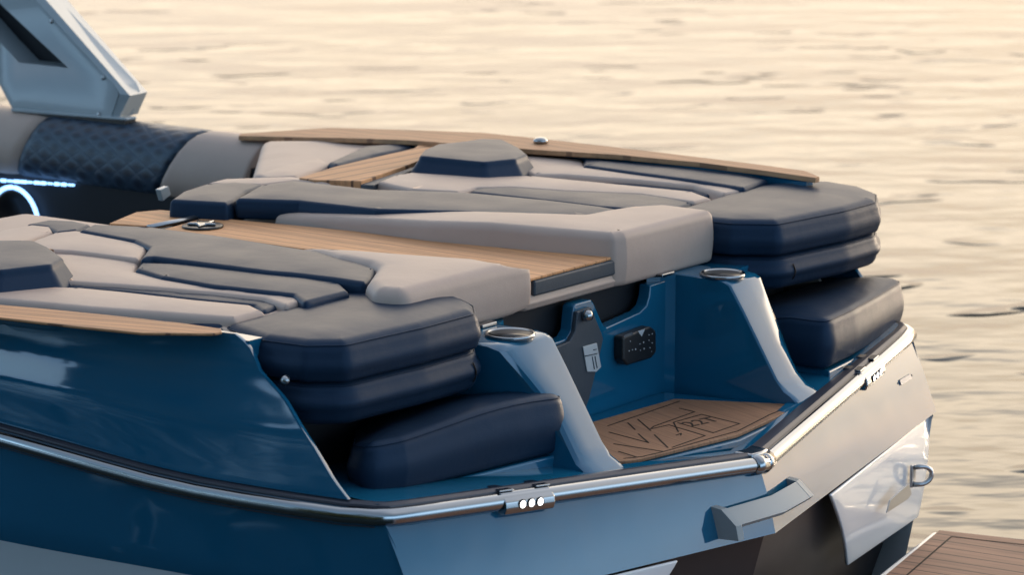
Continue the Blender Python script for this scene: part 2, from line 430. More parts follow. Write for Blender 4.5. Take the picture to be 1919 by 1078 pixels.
def water_mat():
    m, n, l, b = mat('lake_water', (.012, .020, .018), .06, spec=.5)
    b.inputs['IOR'].default_value = 1.333
    c = n.new('ShaderNodeTexCoord')
    def lay(sx, sy, ang, sc_, det):
        m0 = n.new('ShaderNodeMapping'); m0.inputs['Rotation'].default_value = (0, 0, ang); l.new(c.outputs['Object'], m0.inputs[0])
        mp = n.new('ShaderNodeMapping'); mp.inputs['Scale'].default_value = (sx, sy, 1); l.new(m0.outputs[0], mp.inputs[0])
        return noise(n, l, sc_, det, mp.outputs[0], .45)
    A = -ALPHA
    n1 = lay(.6, 1.0, A, 1.1, 3); n2 = lay(.5, 1.0, A - .12, 3.6, 3); n3 = lay(.5, 1, A + .2, 11, 2)
    p = bump(n, l, b, n1.outputs[0], .27, .35)
    p = bump(n, l, b, n2.outputs[0], .21, .10, p)
    p = bump(n, l, b, n3.outputs[0], .10, .02, p)
    n4 = lay(.46, 1.0, A - .10, 3.0, 1)
    r4 = n.new('ShaderNodeMapRange'); r4.interpolation_type = 'SMOOTHSTEP'; l.new(n4.outputs[0], r4.inputs[0]); r4.inputs[1].default_value = .61; r4.inputs[2].default_value = .69
    n5 = lay(.7, 1.0, A + .3, .33, 2)
    r5 = n.new('ShaderNodeMapRange'); r5.interpolation_type = 'SMOOTHSTEP'; l.new(n5.outputs[0], r5.inputs[0]); r5.inputs[1].default_value = .40; r5.inputs[2].default_value = .62
    bump(n, l, b, math_(n, l, 'MULTIPLY', r4.outputs[0], r5.outputs[0]), 1.0, .055, p)
    return m
WATER = water_mat()

# ------------------------------------------------------------------ setting
S = 1500
o = link('water', mesh([(-S, -S, 0), (S, -S, 0), (S, S, 0), (-S, S, 0)], [(0, 1, 2, 3)], False), WATER); tag(o, kind='structure')

# wooded shore on the camera's side of the lake, mirrored in the hull
SHORE = gel('shore_foliage', (.030, .045, .020), (.05, .065, .03), .8, 0, .2)
V, F = [], []; rs = random.Random(7)
for i in range(4200):
    x = rs.uniform(-60, 30); top = 11.5 + 1.8 * math.sin(x * .21) + 1.2 * math.sin(x * .7 + 1) + .6 * math.sin(x * 2.3)
    if -40 < x < -11: top = 1.0 + .5 * math.sin(x * 1.7)
    z = top * rs.random() ** .6; y = -20 - rs.uniform(0, 4) - z * .15; s_ = rs.uniform(.25, .7)
    d1 = Vector((rs.gauss(0, 1), rs.gauss(0, 1), rs.gauss(0, 1))).normalized() * s_; d2 = d1.orthogonal().normalized() * s_
    c = Vector((x, y, z)); k = len(V); V += [c - d1, c + d2, c + d1, c - d2]; F.append((k, k + 1, k + 2, k + 3))
for i in range(60):
    x = -60 + i * 1.5; k = len(V); h = (6.5 if x > -11 or x < -40 else .9) + math.sin(i * .7) * .4
    V += [(x, -23, -.2), (x + 1.6, -23, -.2), (x + 1.6, -24.5, h), (x, -24.5, h)]; F.append((k, k + 1, k + 2, k + 3))
tag(link('wooded_shore', mesh(V, F, False), SHORE), kind='stuff')

# ------------------------------------------------------------------ boat
boat = thing('wake_boat', 'blue open motor boat moored stern-on, with navy and tan sun pads and teak decking', 'boat')

def lerp(a, b, t): return a + (b - a) * t
def interp(tab, x):
    return float(np.interp(x, [q[0] for q in tab], [q[1] for q in tab]))
# plan half-width and height of the gunwale edge and of the rub rail, along x (bow negative)
GY = [(-7.5, .15), (-6.6, .75), (-5.5, 1.10), (-4, 1.27), (-2.2, 1.33), (-1.2, 1.30), (-.7, 1.25), (-.16, 1.13), (.2, 1.09)]
GZ = [(-7.5, 1.22), (-5, 1.12), (-3, .955), (-2.0, .985), (-1.2, 1.045), (-.16, 1.05), (.2, 1.05)]
RY = [(-7.5, .18), (-6.6, .80), (-5.5, 1.16), (-4, 1.33), (-2.2, 1.37), (-1.2, 1.30), (-.78, 1.262), (-.33, 1.19), (.16, 1.12), (.3, 1.10)]
RZ = [(-7.5, 1.05), (-5, .92), (-2.2, .83), (-1.2, .785), (-.78, .757), (-.5, .725), (-.33, .705), (.0, .703), (.16, .707), (.3, .71)]
def smooth_tab(tab):
    xs = np.linspace(tab[0][0], tab[-1][0], 400); ys = np.interp(xs, [q[0] for q in tab], [q[1] for q in tab])
    k = np.ones(15) / 15; yp = np.pad(ys, 7, mode='edge'); ys2 = np.convolve(yp, k, 'valid'); return list(zip(xs, ys2))
GY, RY, RZ, GZ = (smooth_tab(t) for t in (GY, RY, RZ, GZ))
XC, ZCN = .395, .617            # centre knuckle of the stern rail
XE, YE, ZE = .175, 1.12, .707   # corner of the stern rail
def rail_x(y): return lerp(XC, XE, min(abs(y) / YE, 1))
def rail_z(y): return lerp(ZCN, ZE, min(abs(y) / YE, 1))

# slanted aft edge of the hull sides (x, z)
EDGE = [at(px, py, y=-1.12) for px, py in ((451, 624), (474, 647), (494, 694), (540, 745), (596, 833), (631, 896), (657, 938))]
EDGE = [(p.x, p.z) for p in EDGE]; EDGE[-1] = (EDGE[-1][0], RZ[-1][1] + .030)
def edge_x(z): return float(np.interp(z, [e[1] for e in EDGE][::-1], [e[0] for e in EDGE][::-1]))
TT = np.linspace(0, 1, 101)
BO = np.interp(TT, (0, .16, .35, .62, .86, 1), (0, -.022, -.010, .018, .008, 0)); BO = np.convolve(np.pad(BO, 6, mode='edge'), np.ones(13) / 13, 'valid')
def side_grid(sgn):
    V, F = [], []; nr, nc = 22, 90
    for j in range(nr + 1):
        t = j / nr
        for i in range(nc + 1):
            s = (i / nc) ** 1.6
            ztop, zbot = EDGE[0][1], EDGE[-1][1]
            zg = lerp(ztop, zbot, t); xa = edge_x(zg); x = xa - s * 7.3
            yt, zt = interp(GY, x), interp(GZ, x); yr, zr = interp(RY, x), interp(RZ, x) + .030
            z = lerp(zt, zr, t)
            bow = float(np.interp(t, TT, BO))
            y = lerp(yt, yr, t) + bow * min(1, .25 + s * 2.5)
            V.append((x, sgn * y, z))
    for j in range(nr):
        for i in range(nc):
            a = j * (nc + 1) + i; F.append((a, a + 1, a + nc + 2, a + nc + 1))
    return V, F
hull_parts = []
for sgn in (-1, 1):
    V, F = side_grid(sgn); hull_parts.append(mesh(V, F))
hull = link('hull', join(hull_parts), BLUE, boat)
so = hull.modifiers.new('thick', 'SOLIDIFY'); so.thickness = .011; so.offset = -1
bv = hull.modifiers.new('bevel', 'BEVEL'); bv.width = .004; bv.segments = 3; bv.limit_method = 'ANGLE'; bv.angle_limit = R(50)

# hull below the rail: blue band, white bottom
def lower_grid(sgn):
    V, F, M = [], [], []; nc = 80
    rows = [(0, .0), (.25, .0), (.5, .0), (.75, .0), (1, 0), (1, .004), (1, .2), (1, .5), (1, .75), (1, 1)]
    for j, (tb, tw) in enumerate(rows):
        for i in range(nc + 1):
            s = (i / nc) ** 1.5
            zr0 = RZ[-1][1]
            x0 = lerp(lerp(.185, .275, tb), .22, tw); x = x0 - s * 7.3
            yr, zr = interp(RY, min(x, .2)) - .006, interp(RZ, min(x, .2)) - .004
            zl = .495 + .10 * max(0, (-x - 2) / 5)
            yl = yr - .03 - .05 * s; 
            if tw == 0: y, z = lerp(yr, yl, tb) , lerp(zr, zl, tb)
            else: y, z = lerp(yl - .006, yl - .22 - .2 * s, tw ** 1.6), lerp(zl - .006, -.25, tw)
            V.append((x, sgn * max(y, .02), z))
    for j in range(len(rows) - 1):
        for i in range(nc):
            a = j * (nc + 1) + i; F.append((a, a + 1, a + nc + 2, a + nc + 1)); M.append(0 if j < 4 else 1)
    return mesh(V, F, True, mats=M)
lo = link('lower_hull', join([lower_grid(-1), lower_grid(1)]), [BLUE, WHITE], boat)
sharp(lo, 40)

# transom: V-shaped blue panel under the rail
def tr_low(y): a = abs(y) / 1.1; return (lerp(.447, .272, a), lerp(.456, .500, a))
V, F = [], []; ys = list(np.linspace(-1.108, 0, 24)) + list(np.linspace(0, 1.108, 24))
nr = 6
for j in range(nr + 1):
    t = j / nr
    for y in ys:
        xb, zb = tr_low(y); xt, zt = rail_x(y) + .004, rail_z(y) - .006
        V.append((lerp(xt, xb, t) + .004 * math.sin(math.pi * t), y * lerp(1, .995, t), lerp(zt, zb, t)))
n = len(ys)
for j in range(nr):
    for i in range(n - 1):
        if i == 23: continue
        a = j * n + i; F.append((a, a + 1, a + n + 1, a + n))
b0 = len(V)                                        # underside return
for y in ys: xb, zb = tr_low(y); V.append((xb - .05, y * .995, zb - .004))
for i in range(n - 1):
    if i == 23: continue
    F.append((nr * n + i, nr * n + i + 1, b0 + i + 1, b0 + i))
transom = sharp(link('transom', mesh(V, F), BLUE, boat), 40)

# white lower transom flaps beside the dark centre notch
def flap(sgn):
    top = [(.40, .335), (.262, 1.085)]; bot = [(.322, .56), (.272, 1.02)]
    V, F = [], []; nu, nv = 14, 10
    for j in range(nv + 1):
        t = j / nv
        for i in range(nu + 1):
            s = i / nu
            xt, yt = lerp(top[0][0], top[1][0], s), lerp(top[0][1], top[1][1], s)
            xb, yb = lerp(bot[0][0], bot[1][0], s), lerp(bot[0][1], bot[1][1], s)
            y = lerp(yt, yb, t); zt = tr_low(y)[1] - .006
            V.append((lerp(xt, xb, t) + .01 * math.sin(math.pi * t), sgn * y, lerp(zt, .212 + .012 * s, t)))
    for j in range(nv):
        for i in range(nu): a = j * (nu + 1) + i; F.append((a, a + 1, a + nu + 2, a + nu + 1))
    me = mesh(V, F); return me
for sgn in (-1, 1):
    f = link('transom_flap', flap(sgn), WHITE, boat)
    f.modifiers.new('t', 'SOLIDIFY').thickness = .010
    f.modifiers['t'].offset = -1
    bvf = f.modifiers.new('b', 'BEVEL'); bvf.width = .004; bvf.segments = 4; bvf.limit_method = 'ANGLE'; bvf.angle_limit = R(50)
    lab = None
V, F = [], []
for y in (-1.02, 0, 1.02):
    for z, dx in ((.48, -.022), (.0, -.15)): V.append((tr_low(y)[0] + dx, y, z))
F = [(0, 1, 3, 2), (2, 3, 5, 4)]
link('transom_notch', mesh(V, F, False), DARKGEL, boat)
V, F = [], []
for y in (-1.08, 0, 1.08):
    for z, dx in ((.25, -.115), (-.2, -.16)): V.append((tr_low(y)[0] + dx, y, z))
link('lower_transom', mesh(V, [(0, 1, 3, 2), (2, 3, 5, 4)], False), DARKGEL, boat)

# ---- stern rail: dark base strip, steel tube, centre fitting, docking lights
def rail_pt(x): return Vector((x, interp(RY, x) + .010, interp(RZ, x)))
side = [rail_pt(x) for x in np.linspace(-7.0, .10, 60)]
for s in side: s.y = -s.y
corner = [Vector((.135, -1.126, ZE)), Vector((.165, -1.116, ZE - .0005)), Vector((.19, -1.09, ZE - .002))]
near = [Vector((rail_x(y) + .012, y, rail_z(y))) for y in np.linspace(-1.03, -.02, 24)]
mid = [Vector((XC + .012, 0, ZCN))]
half = side + corner + near + mid
full = half + [Vector((p.x, -p.y, p.z)) for p in half[::-1][1:]]
rail = link('rub_rail', tube_mesh([p + Vector((0, 0, 0)) for p in full], .0195, 18), CHROME, boat)
V, F = [], []                                   # base strip the tube sits on
prof = [(-.05, .020), (-.022, .027), (-.014, .0275), (-.007, .022), (-.004, .0), (-.006, -.026), (-.03, -.030)]
fp = full
for i, p in enumerate(fp):
    t = (fp[min(i + 1, len(fp) - 1)] - fp[max(i - 1, 0)]); t.z = 0; t.normalize(); nrm = Vector((t.y, -t.x, 0))
    for a, b in prof: V.append(p + nrm * a + Vector((0, 0, b)))
k = len(prof)
for i in range(len(fp) - 1):
    for j in range(k - 1): F.append((i * k + j, i * k + j + 1, (i + 1) * k + j + 1, (i + 1) * k + j))
sharp(link('rail_base', mesh(V, F), RUBBER, rail), 30)
# centre fitting
cf = []
for s in (-1, 1):
    d = (Vector((rail_x(.3) + .012, .3 * s, rail_z(.3))) - mid[0]).normalized()
    cf.append(tube_mesh([mid[0] + d * -.004, mid[0] + d * .034], .0235, 16))
o = link('rail_fitting', join(cf), CHROME, rail)
wing = prism_mesh([(XC - .045, -.04), (XC + .006, -.036), (XC + .014, 0), (XC + .006, .036), (XC - .045, .04), (XC - .038, 0)], ZCN + .010, ZCN + .030)
bevel(link('fitting_cap', wing, CHROME, o), .006)
# docking lights
def dock_light(sgn):
    y0 = .74 if sgn > 0 else -.735
    c = Vector((rail_x(y0) + .012, y0, rail_z(y0)))
    t = Vector((rail_x(y0 + .05) - rail_x(y0 - .05), .1, rail_z(y0 + .05) - rail_z(y0 - .05))).normalized()
    nrm = Vector((t.y, -t.x, 0)).normalized(); up = t.cross(nrm) * -1
    up = Vector((0, 0, 1))
    def P(a, b, h): return c + t * a + nrm * b + up * h
    sec = [(.024, .004), (.026, -.012), (.02, -.026), (-.02, -.026), (-.02, .020), (.004, .022)]
    L = .072; V, F = [], []
    for a in (-L, L):
        for b, h in sec: V.append(P(a, b, h))
    k = len(sec); F = [(i, (i + 1) % k, k + (i + 1) % k, k + i) for i in range(k)] + [tuple(range(k)), tuple(range(k, 2 * k))]
    h = bevel(link('docking_light', mesh(V, F, False), CHROME, boat), .004)
    for a0, a1 in ((-L - .001, -L + .04), (L - .04, L + .001)):          # end clips over the strip
        q = plate_mesh([P(a0, .006, .0225), P(a1, .006, .0225), P(a1 - .008, -.045, .0225), P(a0 + .008, -.045, .0225)], (0, 0, .004))
        bevel(link('clip', q, CHROME, h), .003)
    for kk in (-1, 0, 1):
        q = lathe_mesh([(.0082, 0), (.0082, .004), (.006, .0052)], P(kk * .0255, .0235, -.004), nrm, 24)
        link('lamp', q, LED, h)
        link('bezel', lathe_mesh([(.0084, .001), (.0088, .0052), (.0100, .0046), (.0108, .001)], P(kk * .0255, .0235, -.004), nrm, 24), BLACK, h)
    return h
dock_light(-1); dock_light(1)

# ---- deck: lip along the rail, seat wells, centre recess, pods
V, F = [], []; ys = [-1.105, -.9, -.7, -.5, -.401, -.399, -.3, -.2, -.1, 0, .1, .2, .3, .399, .401, .5, .7, .9, 1.105]
for y in ys:
    e_ = .018 + .010 * abs(y) / 1.1
    inner = ((-.076, e_), (-.080, -.03)) if abs(y) < .40 else ((-.10, e_), (-.45, e_))
    for dx, dz in ((-.012, e_ - .002), (-.05, e_)) + inner: V.append((rail_x(y) + dx, y, rail_z(y) + dz))
for i in range(len(ys) - 1):
    for j in range(3): a = i * 4 + j; F.append((a, a + 1, a + 5, a + 4))
deck = sharp(link('stern_deck', mesh(V, F), BLUE, boat), 25)

# seat bases with a small riser
for sgn, fr in ((-1, [(668, 928), (705, 940), (890, 893), (1060, 852), (1088, 850)]),
                (1, [(1545, 694), (1558, 698), (1610, 672), (1668, 634), (1690, 622)])):
    P = ats(fr, .702)
    P = [(x - .006, y) for x, y in P]
    if sgn < 0: out = P + [(-.16, P[-1][1]), (-.16, P[0][1])]
    else: out = [(-.16, P[0][1])] + P + [(-.16, P[-1][1])]
    slab('seat_base', BLUE, boat, out, .60, lambda x, y: .703, .006)
slab('well_lining', LINER, boat, [(-.15, -1.06), (.045, -1.06), (.06, -.98), (.03, -.72), (-.15, -.72)], .7032, .7075, .002)
# dark structure under the pads
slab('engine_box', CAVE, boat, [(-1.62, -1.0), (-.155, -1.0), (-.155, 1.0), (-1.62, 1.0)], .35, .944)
for sgn in (-1, 1):                                    # taupe lining inside each hull wing
    E2 = [(x - .10, z) for x, z in EDGE]
    P3 = [Vector((x, sgn * 1.062, z - .01)) for x, z in E2] + [Vector((-.3, sgn * 1.062, .66)), Vector((-.3, sgn * 1.062, 1.0))]
    plate('wing_lining', LINER, boat, P3, (0, sgn * .012, 0))
# hull wing / deck filler behind lining (closes the gap to the gunwale)
# centre recess: step box, back wall
ST = .656
step_out = ats([(1265, 748), (1512, 762), (1388, 822), (1186, 872)], ST) 
step_pts = [(-.10, -.36), (-.10, .33)] + [(step_out[1][0] - .002, .41), step_out[2], (step_out[3][0], step_out[3][1]), (.215, -.36)]
slab('step', BLUE, boat, step_pts, .50, ST - .004, .004)
tk = [(-.075, -.345), tuple(ats([(1130, 790)], ST)[0]), tuple(ats([(1264, 752)], ST)[0]), tuple(ats([(1505, 763)], ST)[0]), tuple(ats([(1382, 819)], ST)[0]), tuple(ats([(1192, 867)], ST)[0]), (.20, -.345)]
tk[0] = (tk[1][0] - .03, -.345)
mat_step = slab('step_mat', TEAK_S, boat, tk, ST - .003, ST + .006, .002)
# routed letters and lines in the step mat
def strokes(name, parent, polylines, z, wdt, m, h=.0008):
    ms = []
    for pl in polylines:
        Q = [Vector((*ats([p], z)[0], z)) for p in pl]
        for a, b in zip(Q[:-1], Q[1:]):
            d = (b - a); L = d.length
            if L < 1e-5: continue
            d /= L; s = Vector((-d.y, d.x, 0)) * wdt / 2; e = d * wdt * .3
            ms.append(prism_mesh([(a - s - e).xy[:], (b - s + e).xy[:], (b + s + e).xy[:], (a + s - e).xy[:]], z, z + h))
    return link(name, join(ms), m, parent)
def zp(l, x0, y0, k): return [(x0 + a / k, y0 + b / k) for a, b in l]
K = 4.569
lines = [[(260, 335), (320, 392)], [(350, 430), (435, 505)], [(345, 305), (455, 400)], [(487, 437), (600, 545)], [(435, 505), (100, 415)],
         [(455, 385), (480, 365), (690, 290), (830, 240), (700, 210)], [(465, 385), (610, 352), (920, 445), (640, 545)],
         [(690, 430 - 20), (650, 330), (890, 262), (1215, 342), (990, 420), (690, 335)], [(675, 440), (715, 425), (712, 440)],
         [(90, 360), (700, 150)], [(1460, 270), (1620, 205)], [(400, 620), (570, 580), (960, 470), (1200, 405), (1460, 272)],
         [(180, 580), (340, 630)], [(140, 515), (560, 580)], [(225, 640), (400, 622)]]
strokes('inlay_lines', mat_step, [zp(q, 1120, 720, K) for q in lines], ST + .006, .0034, GROOVE)
q0, q1, q2 = (at(1120 + a / K, 720 + b / K, z=ST + .006) for a, b in ((800, 372), (1078, 312), (835, 335)))
ex = (q1 - q0).normalized(); ey = Vector((-ex.y, ex.x, 0)); qc = (q0 + q1) / 2 + ey * .022
link('inlay_digits', text_mesh('22T', .062, Matrix(((ex.x, ey.x, 0, qc.x), (ex.y, ey.y, 0, qc.y), (0, 0, 1, qc.z), (0, 0, 0, 1)))), GROOVE, mat_step)

# back wall of the recess with two openings and a centre pillar
XW = -.10
bw = [(940, 700), (1000, 655), (1048, 640), (1063, 634), (1071, 620), (1075, 576), (1080, 570), (1108, 562), (1113, 568), (1131, 610), (1137, 614), (1200, 586), (1212, 574), (1217, 556), (1219, 535), (1250, 525), (1262, 740), (1120, 790), (960, 840)]
P3 = [at(px, py, x=XW) for px, py in bw]
plate('back_wall', BLUE, boat, P3, (-.035, 0, 0), .004)
sl = [(1000, 664), (1050, 648), (1068, 640), (1078, 622), (1082, 585), (1108, 576), (1128, 625), (1131, 636), (1119, 690), (1104, 750), (1090, 790), (1000, 830)]
facet = plate('lit_wall_facet', SLATE, boat, [at(px, py, x=XW + .012) for px, py in sl], (-.013, 0, 0), .003)  # slate colour paints in the reflection on the blue wall's left facet
kc = at(1095, 591, x=XW + .012)
kn = link('latch_knob', lathe_mesh([(.012, 0), (.0145, .003), (.015, .012), (.012, .02), (.006, .0235), (.001, .0245)], kc, (1, -.15, .1), 28), CHROME, facet)
shield = [(1091, 650), (1117, 643), (1125, 688), (1116, 697), (1099, 697)]
bd = plate('badge', MARK, facet, [at(px, py, x=XW + .0125) for px, py in shield], (.003, 0, 0), .001)
for q in ([(1096, 668), (1119, 663)], [(1110, 669), (1114, 692)], [(1115, 668), (1119, 690)], [(1112, 656), (1118, 655)]):
    a, b = at(*q[0], x=XW + .016), at(*q[1], x=XW + .016)
    link('emblem_bar', tube_mesh([a, b], .0013, 6), SLATE, bd)
# switch module
mc = [(1168, 632), (1220, 612), (1230, 620), (1231, 660), (1222, 672), (1176, 686), (1168, 676)]
mod = plate('switch_module', BLACK, boat, [at(px, py, x=XW + .03) for px, py in mc], (-.03, 0, 0), .006)
ms = []
for px, py, r_ in ((1181, 640, 1.2), (1179, 658, 1.6), (1185, 656, 1.4), (1191, 655, 2), (1200, 657, 1.4), (1207, 654, 2), (1218, 652, 1.4), (1199, 645, 1.3), (1206, 642, 1.8), (1216, 628, 1.4), (1222, 626, 1.4), (1216, 638, 1.2), (1222, 643, 1.3), (1221, 659, 1.0)):
    ms.append(lathe_mesh([(.0013 * r_, 0), (.001 * r_, .001)], at(px, py, x=XW + .0302), (1, 0, 0), 8))
link('button_marks', join(ms), MARK, mod)
plate('pointer', MARK, mod, [at(px, py, x=XW + .0303) for px, py in ((1195, 621), (1208, 617), (1202, 631))], (.001, 0, 0))
plate('cover_lip', SATIN, mod, [at(px, py, x=XW + .0303) for px, py in ((1169, 629), (1184, 623), (1186, 627), (1170, 633))], (.001, 0, 0))

# pods with cup holders
def pod(sgn):
    yi = .372; yo = .56 if sgn < 0 else .53
    top = [(-.20, .953), (.03, .953), (.058, .950), (.075, .940)]
    prof = top + [(.115, .88), (.165, .80), (.215, .72), (.240, .692), (.26, .682), (.275, .670), (.275, .60), (-.20, .60)]
    V, F = [], []; ysl = [yi, yi + .004, yi + .016, (yi + yo) / 2, yo - .035, yo - .012, yo]
    dn = [.006, .001, 0, 0, 0, .004, .014]
    for y, d in zip(ysl, dn):
        for i, (x, z) in enumerate(prof):
            f = 1 if 2 <= i <= 9 else 0
            yy = y
            if y > yi + .02:
                yy = y - (yo - .485) * (y - yi) / (yo - yi) * min(1, max(0, (.945 - z) / .14))
                if z < .72: yy += (.72 - z) * .25
            V.append((x - d * f, sgn * yy, z - (d * .4 if i < 3 else 0)))
    k = len(prof)
    for i in range(len(ysl) - 1):
        for j in range(k): F.append((i * k + j, i * k + (j + 1) % k, (i + 1) * k + (j + 1) % k, (i + 1) * k + j))
    F += [tuple(range(k)), tuple(range((len(ysl) - 1) * k, len(ysl) * k))]
    p = link('cup_pod', mesh(V, F), BLUE, boat); sharp(p, 28)
    # shelf outboard of the cup, under the pads
    slab('shelf', BLUE, p, [(-.20, sgn * .49), (.0, sgn * .49), (-.02, sgn * .62), (-.20, sgn * .62)], .90, .948, .004)
    slab('side_web', BLUE, p, [(-.15, sgn * .372), (-.13, sgn * .30), (-.105, sgn * .325), (-.09, sgn * .372)], .60, .95)
    return p
def cup(parent, px, py):
    c = at(px, py, z=.955)
    link('cup_holder', join([lathe_mesh([(.0555, -.004), (.058, .002), (.0565, .006), (.0525, .006), (.0505, .002)], c, (0, 0, 1), 48)]), CHROME, parent)
    link('cup_well', lathe_mesh([(.0508, .003), (.049, -.0005), (.02, -.0015)], c, (0, 0, 1), 40), BLACK, parent)
cup(pod(-1), 956, 628); cup(pod(1), 1354, 515)
# hinge leaves under the pad lip
for px, py in ((918, 611), (1253, 516)):
    p = at(px, py, z=.956); o = link('hinge', box_mesh((p.x - .01, p.y, .958), (.02, .055, .008)), CHROME, boat); bevel(o, .002)
p = at(526, 716, y=-1.13); link('cleat', lathe_mesh([(.004, -.014), (.009, -.012), (.010, 0), (.008, .006), (.002, .008)], (p.x - .004, -1.11, p.z), (.7, -.3, .5), 24), SATIN, boat)

# ---- gunwales with teak
def strip(name, m, parent, outer, inner, th=.006, bv=.002):
    """band between two lines of (px, py, z)"""
    O = [at(a, b, z=z) for a, b, z in outer]; I = [at(a, b, z=z) for a, b, z in inner]
    P = O + I[::-1]; n = len(P)
    V = [p for p in P] + [p - Vector((0, 0, th)) for p in P]; k = len(O)
    F = []
    for i in range(k - 1):
        a, b, c, d = i, i + 1, n - 2 - i, n - 1 - i
        F += [(a, b, c, d), (n + a, n + d, n + c, n + b)]
    F += [(i, (i + 1) % n, n + (i + 1) % n, n + i) for i in range(n)]
    o = link(name, mesh(V, F, False), m, parent); return bevel(o, bv, 2) if bv else o
strip('gunwale_teak', TEAK_G, boat, [(-330, 575, 1.05), (0, 595, 1.052), (140, 611, 1.053), (267, 624, 1.055), (401, 625, 1.056), (416, 622, 1.057)],
      [(-330, 540, 1.05), (0, 571, 1.052), (100, 580, 1.053), (200, 590, 1.055), (330, 604, 1.056), (414, 616, 1.057)])
strip('gunwale_teak', TEAK_F, boat, [(450, 250, 1.045), (620, 239, 1.075), (760, 243, 1.085), (900, 248, 1.095), (1000, 258, 1.10), (1150, 275, 1.10), (1300, 293, 1.10), (1430, 309, 1.10), (1510, 320, 1.10), (1536, 331, 1.10)],
      [(447, 254, 1.045), (560, 257, 1.06), (640, 258, 1.075), (760, 262, 1.085), (880, 271, 1.095), (1000, 280, 1.095), (1150, 289, 1.10), (1300, 303, 1.10), (1430, 319, 1.10), (1528, 333, 1.10)], th=.015)
# blue gunwale cap under the teak, both sides
def cap(sgn, yin):
    V, F = [], []; xs = np.linspace(-4.5, -.165, 50)
    for x in xs:
        zz = interp(GZ, x) - .014 if sgn < 0 else lerp(.94, 1.086, min(1, max(0, (x + 2.25) / .75)))
        yo = interp(GY, x) - .008
        for y, z in ((yo, zz - .06), (yo, zz), (yin, zz), (yin, .93)): V.append((x, sgn * y, z))
    for i in range(len(xs) - 1):
        for j in range(3): a = i * 4 + j; F.append((a, a + 1, a + 5, a + 4))
    F.append(tuple(range((len(xs) - 1) * 4, len(xs) * 4)))
    return sharp(link('gunwale_cap', mesh(V, F), BLUE, boat), 30)
cap(-1, 1.085); cap(1, 1.16)
dome = at(1013, 264, z=1.105); link('pop_up_cleat', lathe_mesh([(.022, -.004), (.021, .004), (.014, .010), (.003, .012)], dome, (0, 0, 1), 24), CHROME, boat)

# ---- sun pads (upholstery bolted to the hatches)
# near pad
base = cushion('sun_pad', TAN, boat, [(-1.75, -1.075), (-.16, -1.075), (-.16, -.26), (-.9, -.26), (-1.75, -.30)], .94, 1.028, r=.015, corner=.03)
bolster_n = [(560, 457), (627, 466), (750, 477), (894, 487), (938, 493), (985, 514), (988, 522)]
BZ = lambda x, y: 1.03 + .052 * max(0, min(1, (x + 1.0) / .55))
# aft bolsters and lip around the walkway: one tan U
u_out = [(-.105, -.62), (-.105, .56), (-.40, .56), (-1.25, .30), (-1.45, .17), (-1.45, .11), (-.24, .155), (-.135, .155), (-.135, -.20), (-.24, -.20), (-1.35, -.27), (-1.40, -.36), (-.9, -.48), (-.45, -.62)]
nb = [tuple(q) for q in ats([(560, 459), (627, 467), (750, 477), (894, 487), (950, 498)], 1.075)]
near_b = nb + [(-.100, -.205), (-.100, -.70)] + [tuple(q) for q in ats([(700, 545), (684, 530), (703, 502), (687, 495), (627, 484), (560, 462)], 1.075)]
cushion('bolster', TAN, base, near_b, .952, lambda x, y: 1.082 - .02 * max(0, min(1, (-x - .5) / .6)), r=.034, corner=.045, bulge=.004, puff=.004)
lip = cushion('lip', TAN, base, [(-.16, -.24), (-.112, -.24), (-.112, .30), (-.16, .30)], .952, .992, r=.016, corner=.0, bulge=.003, puff=0)
fb_top = [tuple(at(a, b, z=c).xy) for a, b, c in ((1178, 392, 1.08), (1128, 400, 1.08), (1094, 407, 1.08), (994, 405, 1.078), (827, 393, 1.07), (694, 393, 1.058), (640, 397, 1.05), (560, 405, 1.037), (520, 404, 1.033))]
fb_bot = [tuple(at(a, b, z=1.035).xy) for a, b in ((515, 411), (560, 417), (810, 449), (1028, 469), (1148, 479))]
far_b = [tuple(q) for q in fb_top] + fb_bot + [(-.100, .165), (-.100, .565), (-.26, .565)]
padf = cushion('sun_pad', TAN, boat, [(-1.55, .22), (-.16, .22), (-.16, 1.08), (-1.35, 1.08)], .94, 1.032, r=.015, corner=.03)
cushion('bolster', TAN, padf, far_b, .952, lambda x, y: 1.033 + .057 * max(0, min(1, (x + 1.3) / .85)) ** .8, r=.024, corner=.02, bulge=.004, puff=.004)

def pad(name, m, parent, px, z, zb=None, **k):
    k.setdefault('r', .014); k.setdefault('corner', .012); k.setdefault('puff', .004); k.setdefault('bulge', .003)
    zc = z if not callable(z) else 1.06
    return cushion(name, m, parent, ats(px, zc), zb if zb else zc - .06, z, **k)
# near lounger panels
pad('navy_panel', NAVY, base, [(147, 431), (174, 419), (280, 424), (401, 439), (501, 455), (601, 471), (660, 486), (705, 503), (697, 520), (686, 530), (627, 521), (560, 513), (501, 508), (401, 495), (287, 481), (262, 484), (278, 462), (250, 450)], 1.072)
pad('tan_panel', TAN, base, [(60, 450), (100, 435), (144, 431), (250, 449), (278, 462), (262, 486), (200, 478), (134, 470), (40, 466)], 1.064)
pad('tan_panel', TAN, base, [(0, 430), (60, 420), (100, 424), (100, 434), (47, 452), (-40, 462)], 1.064)
pad('navy_cap', NAVY, base, [(45, 420), (90, 411), (140, 413), (172, 420), (147, 431), (105, 435), (85, 424)], 1.066)
pad('seat_panel', TAN, base, [(70, 474), (134, 472), (262, 488), (254, 508), (301, 519), (401, 536), (548, 551), (570, 563), (535, 572), (494, 558), (401, 548), (234, 534), (124, 527), (60, 515), (30, 490)], 1.053)
pad('navy_panel', NAVY, base, [(253, 503), (263, 491), (334, 493), (468, 506), (584, 519), (640, 530), (655, 545), (570, 566), (548, 551), (401, 535), (301, 518)], 1.062)
